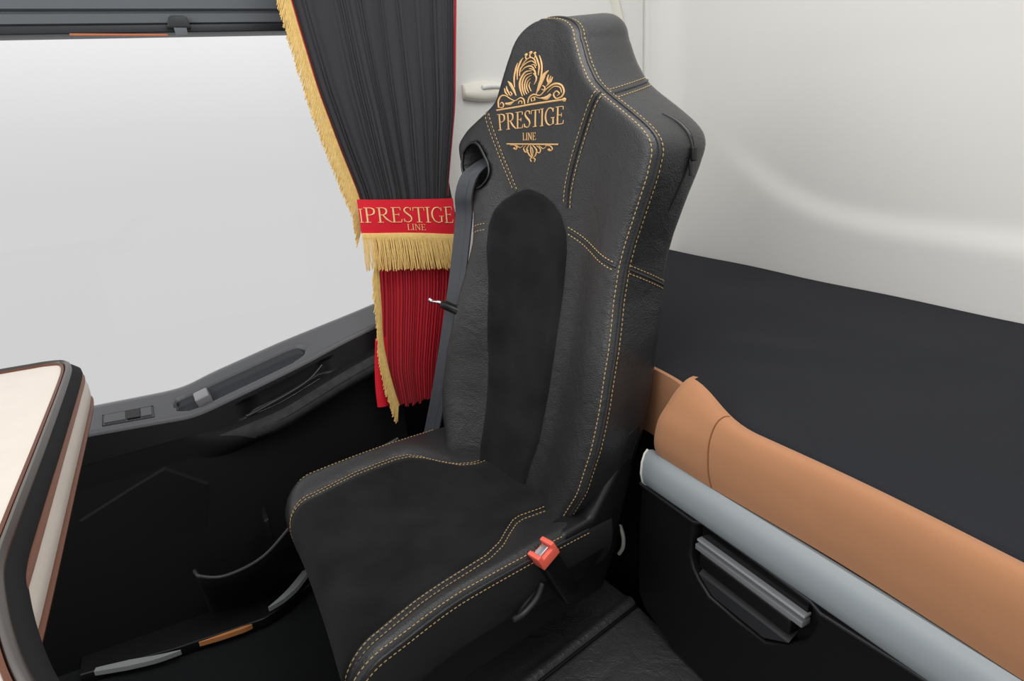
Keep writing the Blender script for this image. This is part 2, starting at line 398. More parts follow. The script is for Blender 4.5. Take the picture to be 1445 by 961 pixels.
# map pocket along the bottom: bulging bin with a lip
lip = cr_spline([(-.122, 1.475, .246), (-.11, 1.452, .241), (-.058, 1.445, .226), (.026, 1.445, .243), (.107, 1.45, .302), (.22, 1.46, .39), (.40, 1.47, .44)], 8)
rows = []
for p in lip:
    x, y, z = p
    rows.append([(x, y+.012, z-.004), (x, y+.004, z+.003), (x, y-.004, z), (x, y-.002, z-.03), (x, y+.02, z*.6+.04), (x, y+.08, .11), (x, y+.105, .035)])
mb = MB(); mb.grid(rows); mb.build('map_pocket', 'darkmatte', door)
mb = MB(); mb.tube(lip+np.array([0, -.001, .001]), .0045, 8); mb.build('pocket_lip', 'lip', door)
mb = MB(); mb.prism([(.052, .262), (.062, .268), (.058, .33), (.046, .326)], lambda u, v, d: (u, d, v), 1.462, 1.53, .003); mb.build('pocket_divider', 'dark', door)

# glass
win = empty('window_1', (-.35, 1.73, 1.0), kind='structure')
mb = MB(); mb.box((-.85, -.003, -.44), (.84, .003, .44)); mb.build('pane', 'glass', win, smooth=False)

# light leaking between the door and the carpet, built as pale and copper strips
st = empty('door_gap_light', (-.1, 1.45, .03), label='pale grey and copper strips for light leaking between black door and carpet', cat='light gap')
def sliver(name, pts, wid, m):
    P = cr_spline(pts, 8); Wd = np.interp(np.linspace(0, 1, len(P)), np.linspace(0, 1, len(wid)), wid); rows = []
    for i, p in enumerate(P):
        t = P[min(i+1, len(P)-1)]-P[max(i-1, 0)]; t /= np.linalg.norm(t); t = t[:2]/np.linalg.norm(t[:2]); nn = np.array([-t[1], t[0]])*Wd[i]/2
        a = p[:2]+nn; b = p[:2]-nn; o_ = st.location
        rows.append([(a[0]-o_.x, a[1]-o_.y, p[2]-.012-o_.z), (a[0]-o_.x, a[1]-o_.y, p[2]-o_.z), (b[0]-o_.x, b[1]-o_.y, p[2]-o_.z), (b[0]-o_.x, b[1]-o_.y, p[2]-.012-o_.z)])
    mb = MB(); mb.grid(rows, True, True, True); return mb.build(name, m, st, angle=30)
sliver('gap_strip', [(-.368, 1.497, .062), (-.30, 1.478, .062), (-.24, 1.462, .062), (-.19, 1.458, .060)], [.012, .020, .014, .002], 'palegap')
o = sliver('gap_insert', [(-.150, 1.459, .062), (-.10, 1.455, .062), (-.05, 1.453, .062), (-.03, 1.456, .06)], [.002, .008, .009, .003], 'copper'); o['label'] = 'copper coloured strip'
sliver('gap_strip', [(.015, 1.444, .100), (.05, 1.462, .100), (.085, 1.488, .102), (.125, 1.53, .106)], [.003, .015, .020, .018], 'palegap')
mb = MB(); P = [(-.40, 1.492), (-.2, 1.462), (0, 1.452), (.06, 1.475), (.14, 1.53), (.2, 1.56), (.2, 1.62), (-.4, 1.62)]
mb.prism(P, lambda u, v, d: (u+.1, v-1.45+.008, d), .0, .03, .004); mb.build('sliver_base', 'dark', st)

# ================================================================== SEAT
TH = math.radians(-79.5)
seat = empty('passenger_seat', (.4735, 1.08, .03), TH, label='black leather racing style seat with gold embroidered crest and gold double stitching', cat='seat')
ZO = -.03     # part coordinates use absolute z; the empty stands on the floor
Fz = smooth_table([.36, .508, .68, .887, 1.03, 1.137, 1.22, 1.30, 1.366, 1.42], [.036, .073, .112, .147, .156, .156, .160, .175, .195, .215], .025)
BFz = smooth_table([.36, .6, .8, .95, 1.1, 1.25, 1.42], [.055, .055, .05, .035, .02, .005, 0], .03)
wR = smooth_table([.36, .489, .552, .638, .717, .818, .899, .959, 1.0, 1.052, 1.107, 1.144, 1.164, 1.182, 1.208, 1.238, 1.257, 1.293, 1.334],
                  [.19, .215, .245, .262, .268, .270, .264, .267, .275, .291, .309, .316, .308, .287, .244, .190, .162, .132, .108], .006)
wL = smooth_table([.36, .50, .56, .614, .70, .85, .96, 1.023, 1.079, 1.13, 1.16, 1.188, 1.22, 1.238, 1.283, 1.327],
                  [.18, .20, .225, .238, .236, .205, .172, .175, .20, .228, .236, .206, .142, .112, .098, .085], .006)
ZT = 1.376
def width(z):
    a = float(wR(min(z, 1.33))); b = float(wL(min(z, 1.325)))
    if z > 1.30:
        t = min(1, (z-1.30)/(ZT-1.30)); k = math.sqrt(max(0, 1-t**3.2)); a *= max(k, .02); b *= max(k, .02)
    return a, b
Dz = smooth_table([.36, .5, .72, .92, 1.07, 1.17, 1.25, 1.32, 1.42], [.145, .148, .135, .122, .122, .136, .145, .135, .125], .03)
HOLE = [(-.200, 1.142), (-.183, 1.158), (-.158, 1.164), (-.134, 1.140), (-.117, 1.110), (-.126, 1.086), (-.152, 1.072), (-.186, 1.084), (-.202, 1.110)]
def hole_sd(s, z):
    """distance to the belt slot outline, negative inside"""
    ins = False; dmin = 9; n = len(HOLE)
    for i in range(n):
        x1, y1 = HOLE[i]; x2, y2 = HOLE[(i+1) % n]
        if (y1 > z) != (y2 > z) and s < (x2-x1)*(z-y1)/(y2-y1)+x1: ins = not ins
        L2 = (x2-x1)**2+(y2-y1)**2; t = min(1, max(0, ((s-x1)*(x2-x1)+(z-y1)*(y2-y1))/L2))
        dmin = min(dmin, math.hypot(s-x1-t*(x2-x1), z-y1-t*(y2-y1)))
    return -dmin if ins else dmin
def front(s, z, off=0.0, hole=False):
    a, b = width(z); c = (a-b)/2; h = (a+b)/2; u = (s-c)/h if h > 1e-6 else 0
    au = min(1, abs(u))
    y = float(Fz(z))-float(BFz(z))*sstep(.33, .9, au)
    e_ = max(0, au*h-(h-.020))/.020 if h > .03 else au
    y += .013*min(1, e_)**2.2
    if hole:
        d = hole_sd(s, z)
        if d < 0: y += .07*sstep(0, .012, -d)
    return Vector((s, y-off, z+ZO))
def edge_b(z):
    return float(Fz(z))-float(BFz(z))+.013
def side(k, z, sgn=1, off=0.0):
    """k 0..1 from the front seam to the back edge on the near (+1) or far (-1) side"""
    a, b = width(z); w = a if sgn > 0 else b; D = float(Dz(z))
    bul = .007*math.sin(math.pi*min(1, k))-.030*max(0, k-.8)**1.5*4
    s = sgn*(w+bul*min(1, w/.08)+off) if w > .02 else sgn*w
    lift = .014*k*sstep(1.30, ZT, z)
    return Vector((s, edge_b(z)+D*k, z+ZO+lift))
NF, NS = 72, 12
zr = list(np.linspace(.43, 1.29, 120))+[1.30+(ZT-1.30)*math.sin(t) for t in np.linspace(.08, math.pi/2, 22)]
rows = []
for z in zr:
    a, b = width(z); r = []
    us = [math.copysign(1-(1-abs(u))**1.25, u) for u in np.linspace(-1, 1, NF)]
    for u in us:
        s = (a-b)/2+(a+b)/2*u; r.append(front(s, z, 0, True))
    for k in np.linspace(0, 1, NS)[1:]: r.append(side(k, z, 1))
    A = side(1, z, 1); B = side(1, z, -1)
    for t in np.linspace(0, 1, 12)[1:-1]:
        p = A.lerp(B, t); p.y += .02*math.sin(math.pi*t); r.append(p)
    for k in np.linspace(1, 0, NS)[:-1]: r.append(side(k, z, -1))
    rows.append(r)
mb = MB(); mb.grid(rows, True, True, True)
back = mb.build('backrest', 'leather', seat, angle=70)
# suede centre strip
def strip_w(z):
    l = np.interp(z, [.45, .51, .64, .75, .88, .95, 1.0, 1.03, 1.05, 1.066, 1.073], [-.10, -.106, -.112, -.118, -.118, -.120, -.116, -.104, -.083, -.05, -.02])
    r = np.interp(z, [.45, .51, .575, .696, .83, .90, .967, 1.0, 1.03, 1.05, 1.066, 1.073], [.045, .053, .072, .082, .092, .098, .104, .101, .086, .066, .035, .0])
    return float(l), float(r)
rows = []
for z in list(np.linspace(.46, 1.02, 50))+[1.02+.053*math.sin(t) for t in np.linspace(.1, math.pi/2, 14)]:
    l, r = strip_w(z); row = []
    for u in np.linspace(0, 1, 22):
        e_ = min(u, 1-u)*(r-l); et = min(e_, (1.075-z)*1.2+.0005)
        row.append(front(l+(r-l)*u, z, -.002+.0085*math.sqrt(min(1, et/.012))))
    rows.append(row)
mb = MB(); mb.grid(rows); o = mb.build('suede_strip', 'suede', back); o['label'] = 'matte black suede centre strip with rounded top'
# seams: welts and gold stitching
def seam_pts(f, ts): return [f(t) for t in ts]
welt = MB()
def sew(parent, *lines):
    m_ = MB()
    for q_ in lines: dashes(m_, q_)
    return m_.build('stitching', 'thread', parent)
zs_ = np.r_[np.linspace(.475, 1.29, 240), [1.30+(ZT-1.30)*math.sin(t) for t in np.linspace(.05, 1.52, 60)]]
def seam_front(z, d, sgn):
    a, b = width(z); s = (a-d) if sgn > 0 else -(b-d)
    if (sgn > 0 and s < (a-b)/2) or (sgn < 0 and s > (a-b)/2): s = (a-b)/2
    return front(s, z, .0008)
for sgn in (1, -1):
    if sgn > 0:
        sew(back, [seam_front(z, .0075, 1) for z in zs_], [side(.0065/float(Dz(z)), z, 1, .0010) for z in zs_])['label'] = 'gold double stitching down the near edge'
        welt.tube([side(0, z, 1, .0005) for z in zs_], .0028, 6)
    else:
        sew(back, [side(.02/float(Dz(z)), z, -1, .0008) for z in zs_])
# shoulder seams on the front: from the headrest notch down to the strip
def poly_front(P, off=.0008): return [front(s, z, off) for s, z in cr_spline(P, 14)]
for P, dlt in (([(.184, 1.238), (.168, 1.215), (.144, 1.173), (.120, 1.120), (.105, 1.075), (.101, 1.045)], .0085),
               ([(-.124, 1.222), (-.110, 1.185), (-.090, 1.145), (-.064, 1.10), (-.046, 1.068)], .007)):
    Q = cr_spline(P, 14)
    sew(back, *[[front(s+sg*dlt, z-sg*dlt*.35, .0012) for s, z in Q] for sg in (-1, 1)])
    welt.tube([front(s, z, .0002) for s, z in Q], .0022, 6)
# seam across the side panel at the headrest notch
sew(back, *[[side(k, 1.234+dz_+.024*k, 1, .0012) for k in np.linspace(.06, .98, 50)] for dz_ in (-.0065, .0065)])
welt.tube([side(k, 1.234+.024*k, 1, .0004) for k in np.linspace(0, .98, 40)], .0022, 6)
# horizontal seam at the waist
P = [(.104, 1.003), (.15, .988), (.207, .972), (.255, .961)]
W_ = (-.0065, .0065)
sew(back, *[[front(s, z+d_, .0012) for s, z in cr_spline(P, 12)] for d_ in W_])
sew(back, *[[front(s, z+d_, .0012) for s, z in cr_spline([(-.160, .985), (-.14, .992), (-.118, .996)], 12)] for d_ in W_])
sew(back, *[[side(k, .958-.055*k+d_, 1, .0012) for k in np.linspace(.06, .97, 40)] for d_ in W_])
welt.tube([front(s, z, .0002) for s, z in cr_spline(P, 12)], .0022, 6)
welt.tube([side(k, .958-.055*k, 1, .0004) for k in np.linspace(0, .97, 40)], .0022, 6)
welt.build('seam_welt', 'leather_flat', back)
# belt slot bezel
mb = MB(); H = cr_spline(HOLE+[HOLE[0]], 6)[:-1]
mb.tube([front(s, z, .002) for s, z in H]+[front(*H[0], .002)], .0032, 8, False); mb.build('belt_slot_bezel', 'gloss', back)
# zip on the near side of the shoulder and the pocket flap low down
Z = cr_spline([(.42, 1.20), (.50, 1.187), (.54, 1.160), (.56, 1.13), (.54, 1.088), (.50, 1.046)], 10)
mb = MB(); mb.tube([side(k, z, 1, .0005) for k, z in Z[:34]], [.001+.0032*math.sin(math.pi*min(1, i/33)) for i in range(34)], 8); mb.build('zip_opening', 'gloss', back)
mb = MB(); mb.tube([side(k, z, 1, .0008) for k, z in Z[22:]], .0018, 6)
p = side(.56, 1.135, 1, .004); mb.box((-.0035, -.006, -.011), (.0035, .006, .011), .002, Matrix.Translation(p)); p = side(.56, 1.115, 1, .005)
mb.box((-.0015, -.0035, -.014), (.0015, .0035, .012), .001, Matrix.Translation(p)); mb.build('zip', 'dark', back)
mb = MB(); mb.tube([side(k, z, 1, .0005) for k, z in cr_spline([(.50, .645), (.72, .65), (.74, .60), (.70, .552), (.56, .55), (.50, .60), (.50, .645)], 8)], .0013, 6); mb.build('pocket_flap', 'dark', back)

# crest and lettering
emb = MB()
def emap(cx, cy, h):
    s = -.093+(cx-215)*.000385+(cy-515)*.00003; z = 1.223-(cy-515)*.000252-(cx-215)*.0000246
    return front(s, z, .0006+h)
def S(pts, w): stroke(emb, pts, w, emap, .0013, 7)
def dot(x, y, r): S([(x-r, y), (x-r*.6, y), (x, y), (x+r*.6, y), (x+r, y)], [r*.3, r*1.6, r*2, r*1.6, r*.3])
S([(215, 512), (345, 489), (500, 461), (720, 428)], [12, 13, 14, 13]); dot(710, 431, 14)
for pts, w in [
 ([(350, 345), (344, 280), (354, 210), (366, 172)], [3, 12, 12, 3]), ([(368, 290), (366, 225), (385, 165), (404, 138)], [3, 13, 13, 4]),
 ([(384, 265), (388, 215), (425, 178), (470, 165), (500, 185)], [3, 10, 10, 8, 3]), ([(398, 190), (430, 152), (462, 140), (492, 160), (508, 200)], [3, 9, 9, 9, 3]),
 ([(432, 152), (421, 138), (424, 120)], [7, 8, 6]), ([(460, 142), (452, 126), (459, 108)], [8, 9, 6]), ([(485, 152), (494, 134), (490, 114)], [7, 8, 6]),
 ([(524, 265), (526, 205), (508, 155), (496, 128)], [3, 13, 12, 4]), ([(538, 300), (548, 240), (542, 180), (524, 128)], [3, 12, 13, 3]),
 ([(480, 232), (425, 240), (390, 290), (386, 345), (408, 408)], [4, 12, 14, 14, 3]), ([(482, 246), (430, 262), (404, 310), (408, 362), (424, 400)], [4, 10, 12, 12, 3]),
 ([(478, 262), (440, 282), (422, 325), (428, 372), (444, 394)], [4, 9, 10, 10, 3]), ([(470, 284), (446, 306), (438, 345), (456, 384)], [4, 8, 9, 3]),
 ([(466, 308), (456, 335), (474, 374)], [3, 8, 3]), ([(392, 235), (425, 206), (465, 200), (495, 222)], [3, 10, 12, 5]),
 ([(455, 216), (490, 228), (505, 262)], [6, 14, 8]), ([(488, 250), (508, 275), (508, 300), (496, 328)], [8, 13, 10, 3]), ([(470, 190), (490, 192), (505, 215)], [3, 8, 3]),
 ([(300, 300), (318, 322), (340, 360), (362, 405)], [4, 22, 20, 3]), ([(290, 335), (296, 365), (322, 405)], [3, 14, 3]), ([(276, 350), (284, 382), (306, 402)], [3, 12, 3]), ([(318, 375), (330, 390), (326, 405)], [6, 8, 4]),
 ([(600, 233), (562, 268), (535, 325), (512, 395)], [6, 24, 22, 3]), ([(578, 270), (552, 320), (530, 372)], [3, 8, 3]), ([(600, 262), (590, 295), (600, 322)], [4, 14, 4]), ([(630, 278), (612, 310), (584, 342)], [4, 18, 3]),
 ([(558, 335), (574, 348), (568, 366), (552, 360)], [5, 8, 8, 4]), ([(616, 272), (606, 300), (592, 332)], [4, 9, 3]),
 ([(232, 492), (230, 445), (250, 408), (285, 404), (322, 428), (355, 440), (390, 420), (416, 432), (424, 466)], [10, 12, 12, 9, 7, 7, 10, 11, 5]),
 ([(240, 490), (262, 490), (270, 468), (256, 452), (246, 468)], [5, 9, 9, 7, 4]), ([(284, 462), (315, 462), (352, 440)], [14, 22, 3]), ([(378, 462), (384, 444), (402, 446), (402, 462)], [4, 8, 8, 4]),
 ([(448, 456), (458, 418), (492, 396), (540, 402), (582, 362), (640, 326), (690, 336), (708, 378), (690, 414)], [6, 11, 11, 8, 9, 14, 14, 13, 12]),
 ([(692, 412), (655, 424), (636, 398), (655, 374), (676, 390), (662, 406)], [10, 10, 10, 9, 8, 4]), ([(592, 384), (635, 345), (680, 350), (692, 385)], [3, 8, 8, 3]),
 ([(542, 420), (585, 420), (618, 392)], [4, 28, 14]), ([(480, 446), (474, 424), (494, 416), (500, 436), (488, 440)], [4, 8, 8, 7, 4]),
 ([(500, 410), (540, 422), (580, 416)], [3, 6, 3]),
 ([(260, 763), (450, 750), (655, 735)], [10, 11, 11]),
 ([(285, 770), (318, 766), (338, 780), (330, 798), (314, 790)], [4, 8, 9, 9, 6]), ([(335, 764), (365, 782), (396, 760)], [3, 7, 3]),
 ([(412, 762), (392, 786), (404, 812), (424, 800), (412, 788)], [4, 8, 9, 8, 4]), ([(440, 755), (416, 790), (430, 828), (450, 848)], [5, 12, 10, 4]),
 ([(450, 755), (446, 800), (452, 845)], [4, 9, 3]), ([(465, 755), (490, 788), (478, 828), (456, 848)], [5, 12, 10, 4]), ([(456, 770), (462, 800), (456, 838)], [3, 7, 3]),
 ([(452, 848), (436, 858), (442, 878)], [6, 9, 7]), ([(455, 848), (472, 856), (466, 876)], [6, 9, 7]),
 ([(495, 757), (520, 778), (512, 806), (490, 800), (500, 788)], [4, 9, 9, 8, 4]), ([(512, 754), (542, 774), (570, 750)], [3, 7, 3]),
 ([(560, 750), (592, 750), (608, 768), (592, 784), (576, 774)], [4, 8, 9, 9, 6])]:
    S(pts, w)
for x, y, r in ((424, 118, 11), (459, 106, 12), (490, 112, 10), (318, 792, 9), (584, 778, 10)): dot(x, y, r)
o = emb.build('crest', 'gold', back, angle=80); o['label'] = 'gold embroidered crest of an eagle head among scrolls'
tx = MB()
lettering(tx, 'PRESTIGE', lambda u, v, h: front(-.092+.190*u, 1.1855+.006*u+.0305*v, .0006+h), .0012, 1.12)
lettering(tx, 'LINE', lambda u, v, h: front(-.0195+.040*u, 1.1655+.0135*v, .0006+h), .0010, 1.15)
o = tx.build('lettering', 'gold', back, angle=80); o['label'] = 'gold embroidered words below the crest'

# ---- cushion
SN, SF = .258, -.288
def cpath(t):
    """t: 0 back .. 1 front bottom -> b, z, normal(b, z) on the seat's centre line"""
    L = [.445, .0864, .085]; d = t*sum(L)
    if d < L[0]:
        k = d/L[0]; return .10-.445*k, .478+.012*k+.006*math.sin(math.pi*k), 0, 1
    d -= L[0]
    if d < L[1]:
        a = d/.055; return -.345-.055*math.sin(a), .435+.055*math.cos(a), -math.sin(a), math.cos(a)
    d -= L[1]
    return -.400+.25*d*d/.085, .435-d, -1, 0
def seam_n(b): return float(np.interp(b, [-.5, -.40, -.30, -.229, -.15, -.11, -.08, -.05, -.03, .018, .1], [.236, .222, .212, .210, .203, .188, .168, .150, .146, .152, .152]))
def seam_f(b): return float(np.interp(b, [-.5, -.30, -.2, -.1, -.07, -.045, -.02, 0, .03, .1], [-.205, -.213, -.226, -.226, -.218, -.190, -.140, -.108, -.092, -.09]))
def cush(s, t, off=0.0):
    b, z, nb, nz = cpath(t)
    bb = b*(1+.5*s) if b < 0 else b
    # plan rounding of the far front corner
    if b < -.2: bb += .045*max(0, (abs(s+.02)-.17)/.12)**2*min(1, (-.2-b)/.15)*(1.0 if s < 0 else .12)
    n_, f_ = seam_n(bb), seam_f(bb)
    h = 0
    if s > n_: k = (s-n_)/(SN-n_); h = .018*math.sin(math.pi*min(1, k*.62+.0))-.002
    elif s < f_: k = (f_-s)/(f_-SF); h = .018*math.sin(math.pi*min(1, k*.62))-.002
    else:
        k = (s-f_)/(n_-f_); h = -.010*math.sin(math.pi*k)**.7
    for q in (n_, f_): h -= .005*math.exp(-((s-q)/.006)**2)
    e_ = min(s-SF, SN-s)
    if e_ < .022: h -= .014*(1-e_/.022)**2
    h += off
    sx_ = s+(.022*sstep(-.22, -.40, b)*-1 if False else 0)
    if s > 0: sx_ = s+.024*(s/SN)*(1-sstep(-.40, -.20, b))
    return Vector((sx_, bb+nb*h, z+nz*h+ZO))
svals = [SF+(SN-SF)*(.5-.5*math.cos(math.pi*u))*.35+(SN-SF)*u*.65 for u in np.linspace(0, 1, 64)]
def cside(k, t, sgn):
    p = cush(SN if sgn > 0 else SF, t); b, z, nb, nz = cpath(t)
    lim = -.375*(1+.5*p.x)
    q = Vector((p.x-sgn*.018, max(p.y, lim) if p.y < 0 else p.y, min(.375+ZO, p.z)))
    r = p.lerp(q, k); r.x += sgn*.010*math.sin(math.pi*k)*min(1, (p.z-q.z)/.08); return r
rows = []
ts = list(np.linspace(0, .70, 44))+list(np.linspace(.71, 1, 30))
for t in ts:
    r = [cside(k, t, -1) for k in np.linspace(1, 0, 9)[:-1]]+[cush(s, t) for s in svals]+[cside(k, t, 1) for k in np.linspace(0, 1, 9)[1:]]
    rows.append(r)
mb = MB(); mb.grid(rows, True, True, True); cus = mb.build('seat_cushion', 'leather_flat', seat, angle=75)
rows = []
for t in np.linspace(.0, .985, 80):
    b = cpath(t)[0]; bb = b*1.1 if b < 0 else b; bf_ = b*.9 if b < 0 else b
    l, r_ = seam_f(bf_)+.004, seam_n(bb)-.004
    rows.append([cush(l+(r_-l)*u, t, -.003+.006*min(1, min(u, 1-u)/.04)**.5) for u in np.linspace(0, 1, 40)])
mb = MB(); mb.grid(rows); o = mb.build('suede_panel', 'suede', cus); o['label'] = 'matte black suede centre of the seat cushion'
w2 = MB()
T = np.linspace(.06, .97, 220)
def tb(t, m): b = cpath(t)[0]; return b*m if b < 0 else b
D_ = (-.0065, .0055)
sew(cus, *[[cush(seam_n(tb(t, 1.1))+d_, t, .0032 if d_ < 0 else .0012) for t in T] for d_ in D_])
sew(cus, *[[cush(seam_f(tb(t, .9))-d_, t, .0032 if d_ < 0 else .0012) for t in T] for d_ in D_])
T2 = np.linspace(.10, .985, 220)
sew(cus, [cush(SN-.006, t, .0010) for t in T2], [cside(.055, t, 1)+Vector((.0012, 0, 0)) for t in T2])
sew(cus, [cush(SF+.010, t, .0010) for t in T2])
w2.tube([cush(SN, t) for t in T2], .0028, 6)
w2.build('seam_welt', 'leather_flat', cus)
# ---- under-structure
def P3(u, v, d): return (d, u, v+ZO)
mb = MB(); mb.prism([(-.35, .385), (-.30, .30), (.10, .30), (.16, .42), (.10, .46), (.02, .385)], P3, -.24, .236, .012); mb.build('seat_pan', 'dark', seat)
mb = MB(); mb.prism([(-.26, .31), (-.24, .032), (.12, .032), (.12, .31)], P3, -.24, .02, .01); mb.build('pedestal', 'darkmatte', seat)
mb = MB(); mb.prism([(-.135, .385), (-.02, .375), (.05, .385), (.125, .45), (.165, .56), (.158, .60), (.12, .585), (.05, .50), (-.02, .50), (-.06, .46)], P3, .205, .258, .010); mb.build('recliner_cover', 'dark', seat)
mb = MB(); mb.prism([(.10, .40), (.165, .44), (.175, .60), (.14, .61)], P3, -.28, -.235, .010); mb.build('recliner_cover', 'dark', seat)
mb = MB(); mb.tube([(.262, b, z+ZO) for b, z in cr_spline([(-.150, .395), (-.125, .395), (-.095, .410), (-.080, .435)], 8)], [.003]+[.0055]*23+[.003], 8); mb.build('recline_lever', 'lip', seat)
mb = MB()
for b, z in ((-.052, .418), (-.030, .400), (-.012, .395)):
    mb.tube([(.256, b, z+ZO), (.268, b, z+ZO)], .005, 10)
mb.box((.258, -.062, .428+ZO), (.266, -.034, .436+ZO), .002); mb.build('bolt', 'metal', seat)
# buckle
bk = empty('belt_buckle', (.272, -.055, .445+ZO)); bk.parent = seat; bk.rotation_euler = (math.radians(24), math.radians(-6), 0)
mb = MB(); mb.box((-.013, -.019, -.06), (.013, .019, .045), .004); mb.build('buckle_body', 'gloss', bk)
mb = MB()
U = [(-.021, .0), (.021, .0), (.021, .034), (.012, .034), (.012, .022), (-.012, .022), (-.012, .034), (-.021, .034)]
mb.prism(U, lambda u, v, d: (d, u, .044+v*.85), -.014, .016, .002); o = mb.build('release_button', 'cushionred', bk); o['label'] = 'orange red release button'
mb = MB(); mb.box((-.008, -.011, .060), (.008, .011, .067), .001); mb.build('latch_slot', 'metal', bk)

# seat belt: webbing from the shoulder slot down the far side
belt = empty('seat_belt', (.55, 1.28, .4), TH, label='dark grey seat belt running from the slot in the seat shoulder down beside the curtain', cat='seat belt')
bo = seat.matrix_basis if False else None
def toseat(s, b, z):   # seat-local to the belt's own frame
    c, sn = math.cos(TH), math.sin(TH)
    wx = .4735+c*s-sn*b; wy = 1.08+sn*s+c*b
    dx_, dy_ = wx-.55, wy-1.28
    return Vector((c*dx_+sn*dy_, -sn*dx_+c*dy_, z-.4))
bp = cr_spline([(-.150, .195, 1.135), (-.156, .160, 1.122), (-.163, .128, 1.100), (-.178, .118, 1.058), (-.193, .124, 1.010), (-.205, .110, .911), (-.214, .095, .83), (-.235, .075, .711), (-.262, .060, .599), (-.294, .049, .498), (-.310, .037, .43), (-.312, .037, .36)], 10)
rows = []
for i, (s, b, z) in enumerate(bp):
    hw = .0225
    row = []
    for u in (-1, -.8, -.35, -.3, .3, .35, .8, 1):
        th = .0018+(.0008 if abs(u) < .32 or abs(u) > .75 else 0)
        row.append(toseat(s+u*hw*.95, b+u*hw*.30-th, z))
    for u in (1, -1): row.append(toseat(s+u*hw*.95, b+u*hw*.30+.0012, z))
    rows.append(row)
mb = MB(); mb.grid(rows, True, True, True); mb.build('webbing', 'webbing', belt, angle=30)
ck = empty('belt_stop', toseat(-.216, .088, .808)); ck.parent = belt; ck.rotation_euler = (0, math.radians(14), math.radians(18))
mb = MB(); mb.box((-.030, -.011, -.009), (.030, .009, .009), .004); mb.build('clip', 'gloss', ck)
mb = MB(); mb.tube(cr_spline([(-.028, -.004, .002), (-.040, -.012, .004), (-.050, -.014, .002), (-.058, -.016, .005)], 6), [.0045]*6+[.003]*6+[.0045]*7, 8); mb.build('hook', 'metal', ck)

# second webbing strap against the pillar behind the curtain
mb = MB(); Q = cr_spline([(.655, 1.684, 1.20), (.676, 1.684, 1.10), (.683, 1.684, 1.03), (.694, 1.684, .95), (.705, 1.684, .86), (.71, 1.684, .6), (.70, 1.684, .48)], 8)
mb.grid([[(x-.012, y, z), (x+.012, y, z), (x+.012, y+.003, z), (x-.012, y+.003, z)] for x, y, z in Q], True, True, True)
tag(mb.build('anchor_strap', 'webblack'), 'narrow black strap against the cream pillar just right of the curtain', 'strap')

# ================================================================== CURTAIN
cur = empty('curtain', (.5, 1.55, .45), label='black pleated curtain with red lining, gathered at the window pillar and edged in gold fringe', cat='curtain')
ox, oy, oz = .5, 1.55, .45
xl = smooth_table([.9, 1.04, 1.165, 1.289, 1.42, 1.56], [.40, .412, .378, .348, .326, .305], .02)
xr = smooth_table([.9, 1.03, 1.11, 1.246, 1.39, 1.56], [.622, .630, .645, .672, .687, .705], .02)
ph = np.cumsum(rng.choice([.35, .5, .8, 1.3, 2.6], 34, p=[.25, .25, .2, .2, .1])); ph = ph/ph[-1]; amp = rng.uniform(.3, 1.0, 34)
def pleat(u, k=1.0):
    i = int(np.searchsorted(ph, u)); a = ph[i-1] if i > 0 else 0; b = ph[min(i, 33)]
    t = (u-a)/(b-a+1e-9); return amp[min(i, 33)]*(1-abs(2*t-1)**1.7)
mb = MB(); rows = []
U = np.linspace(0, 1, 520)
for z in np.linspace(1.60, .985, 44):
    A, B = float(xl(z)), float(xr(z)); k = sstep(1.7, 1.0, z); row = []
    for u in U:
        w = .5*math.sin(u*37+1.3*math.sin(z*7))*.006*(1-k)
        uu = u+.006*math.sin(z*9+u*20)*u*(1-u)*4
        d = pleat(min(1, max(0, uu)))
        big = .5+.5*math.sin(uu*21+.7)
        sheet = sstep(1.45, 1.1, z)*.45+.55
        row.append((A+(B-A)*u-ox, 1.565-.030*math.sin(math.pi*u)-(.0105*d+.008*big)*sheet-w-oy, z-oz))
    rows.append(row)
mb.grid(rows); mb.build('outer_drape', 'drape', cur, angle=60)
# red edges
mb = MB()
mb.tube([(float(xl(z))-.003-ox, 1.560-oy, z-oz) for z in np.linspace(1.60, 1.03, 30)], .0038, 6)
mb.tube([(float(xr(z))+.002-ox, 1.560-oy, z-oz) for z in np.linspace(1.60, 1.03, 30)], .0030, 6)
o = mb.build('edge_piping', 'red', cur); o['label'] = 'red piping along both edges'
# red skirt below the tie
xl2 = smooth_table([.49, .52, .60, .70, .80, .90, .97], [.408, .404, .392, .400, .412, .420, .425], .02)
xr2 = smooth_table([.49, .52, .60, .70, .80, .90, .97], [.552, .558, .575, .600, .622, .632, .63], .02)
mb = MB(); rows = []
ph2 = np.cumsum(rng.uniform(.6, 1.4, 27)); ph2 /= ph2[-1]; am2 = rng.uniform(.6, 1, 27)
def pleat2(u):
    i = int(np.searchsorted(ph2, u)); a = ph2[i-1] if i > 0 else 0; b = ph2[min(i, 26)]; t = (u-a)/(b-a+1e-9)
    return am2[min(i, 26)]*(1-abs(2*t-1)**1.5), i
hem = rng.uniform(-.008, .008, 28)
for v in np.linspace(0, 1, 40):
    row = []
    for u in np.linspace(0, 1, 380):
        d, i = pleat2(u); zb = .502+.016*u+.010*d+hem[min(i, 27)]*.7-.01*math.sin(math.pi*u); z = .965+(zb-.965)*v
        A, B = float(xl2(z)), float(xr2(z))
        row.append((A+(B-A)*u-ox, 1.543-.022*math.sin(math.pi*u)-.014*d*(.55+.45*v)-oy, z-oz))
    rows.append(row)
mb.grid(rows); o = mb.build('red_skirt', 'red', cur, angle=60); o['label'] = 'deep red pleated lower part'
mb = MB(); rows = []
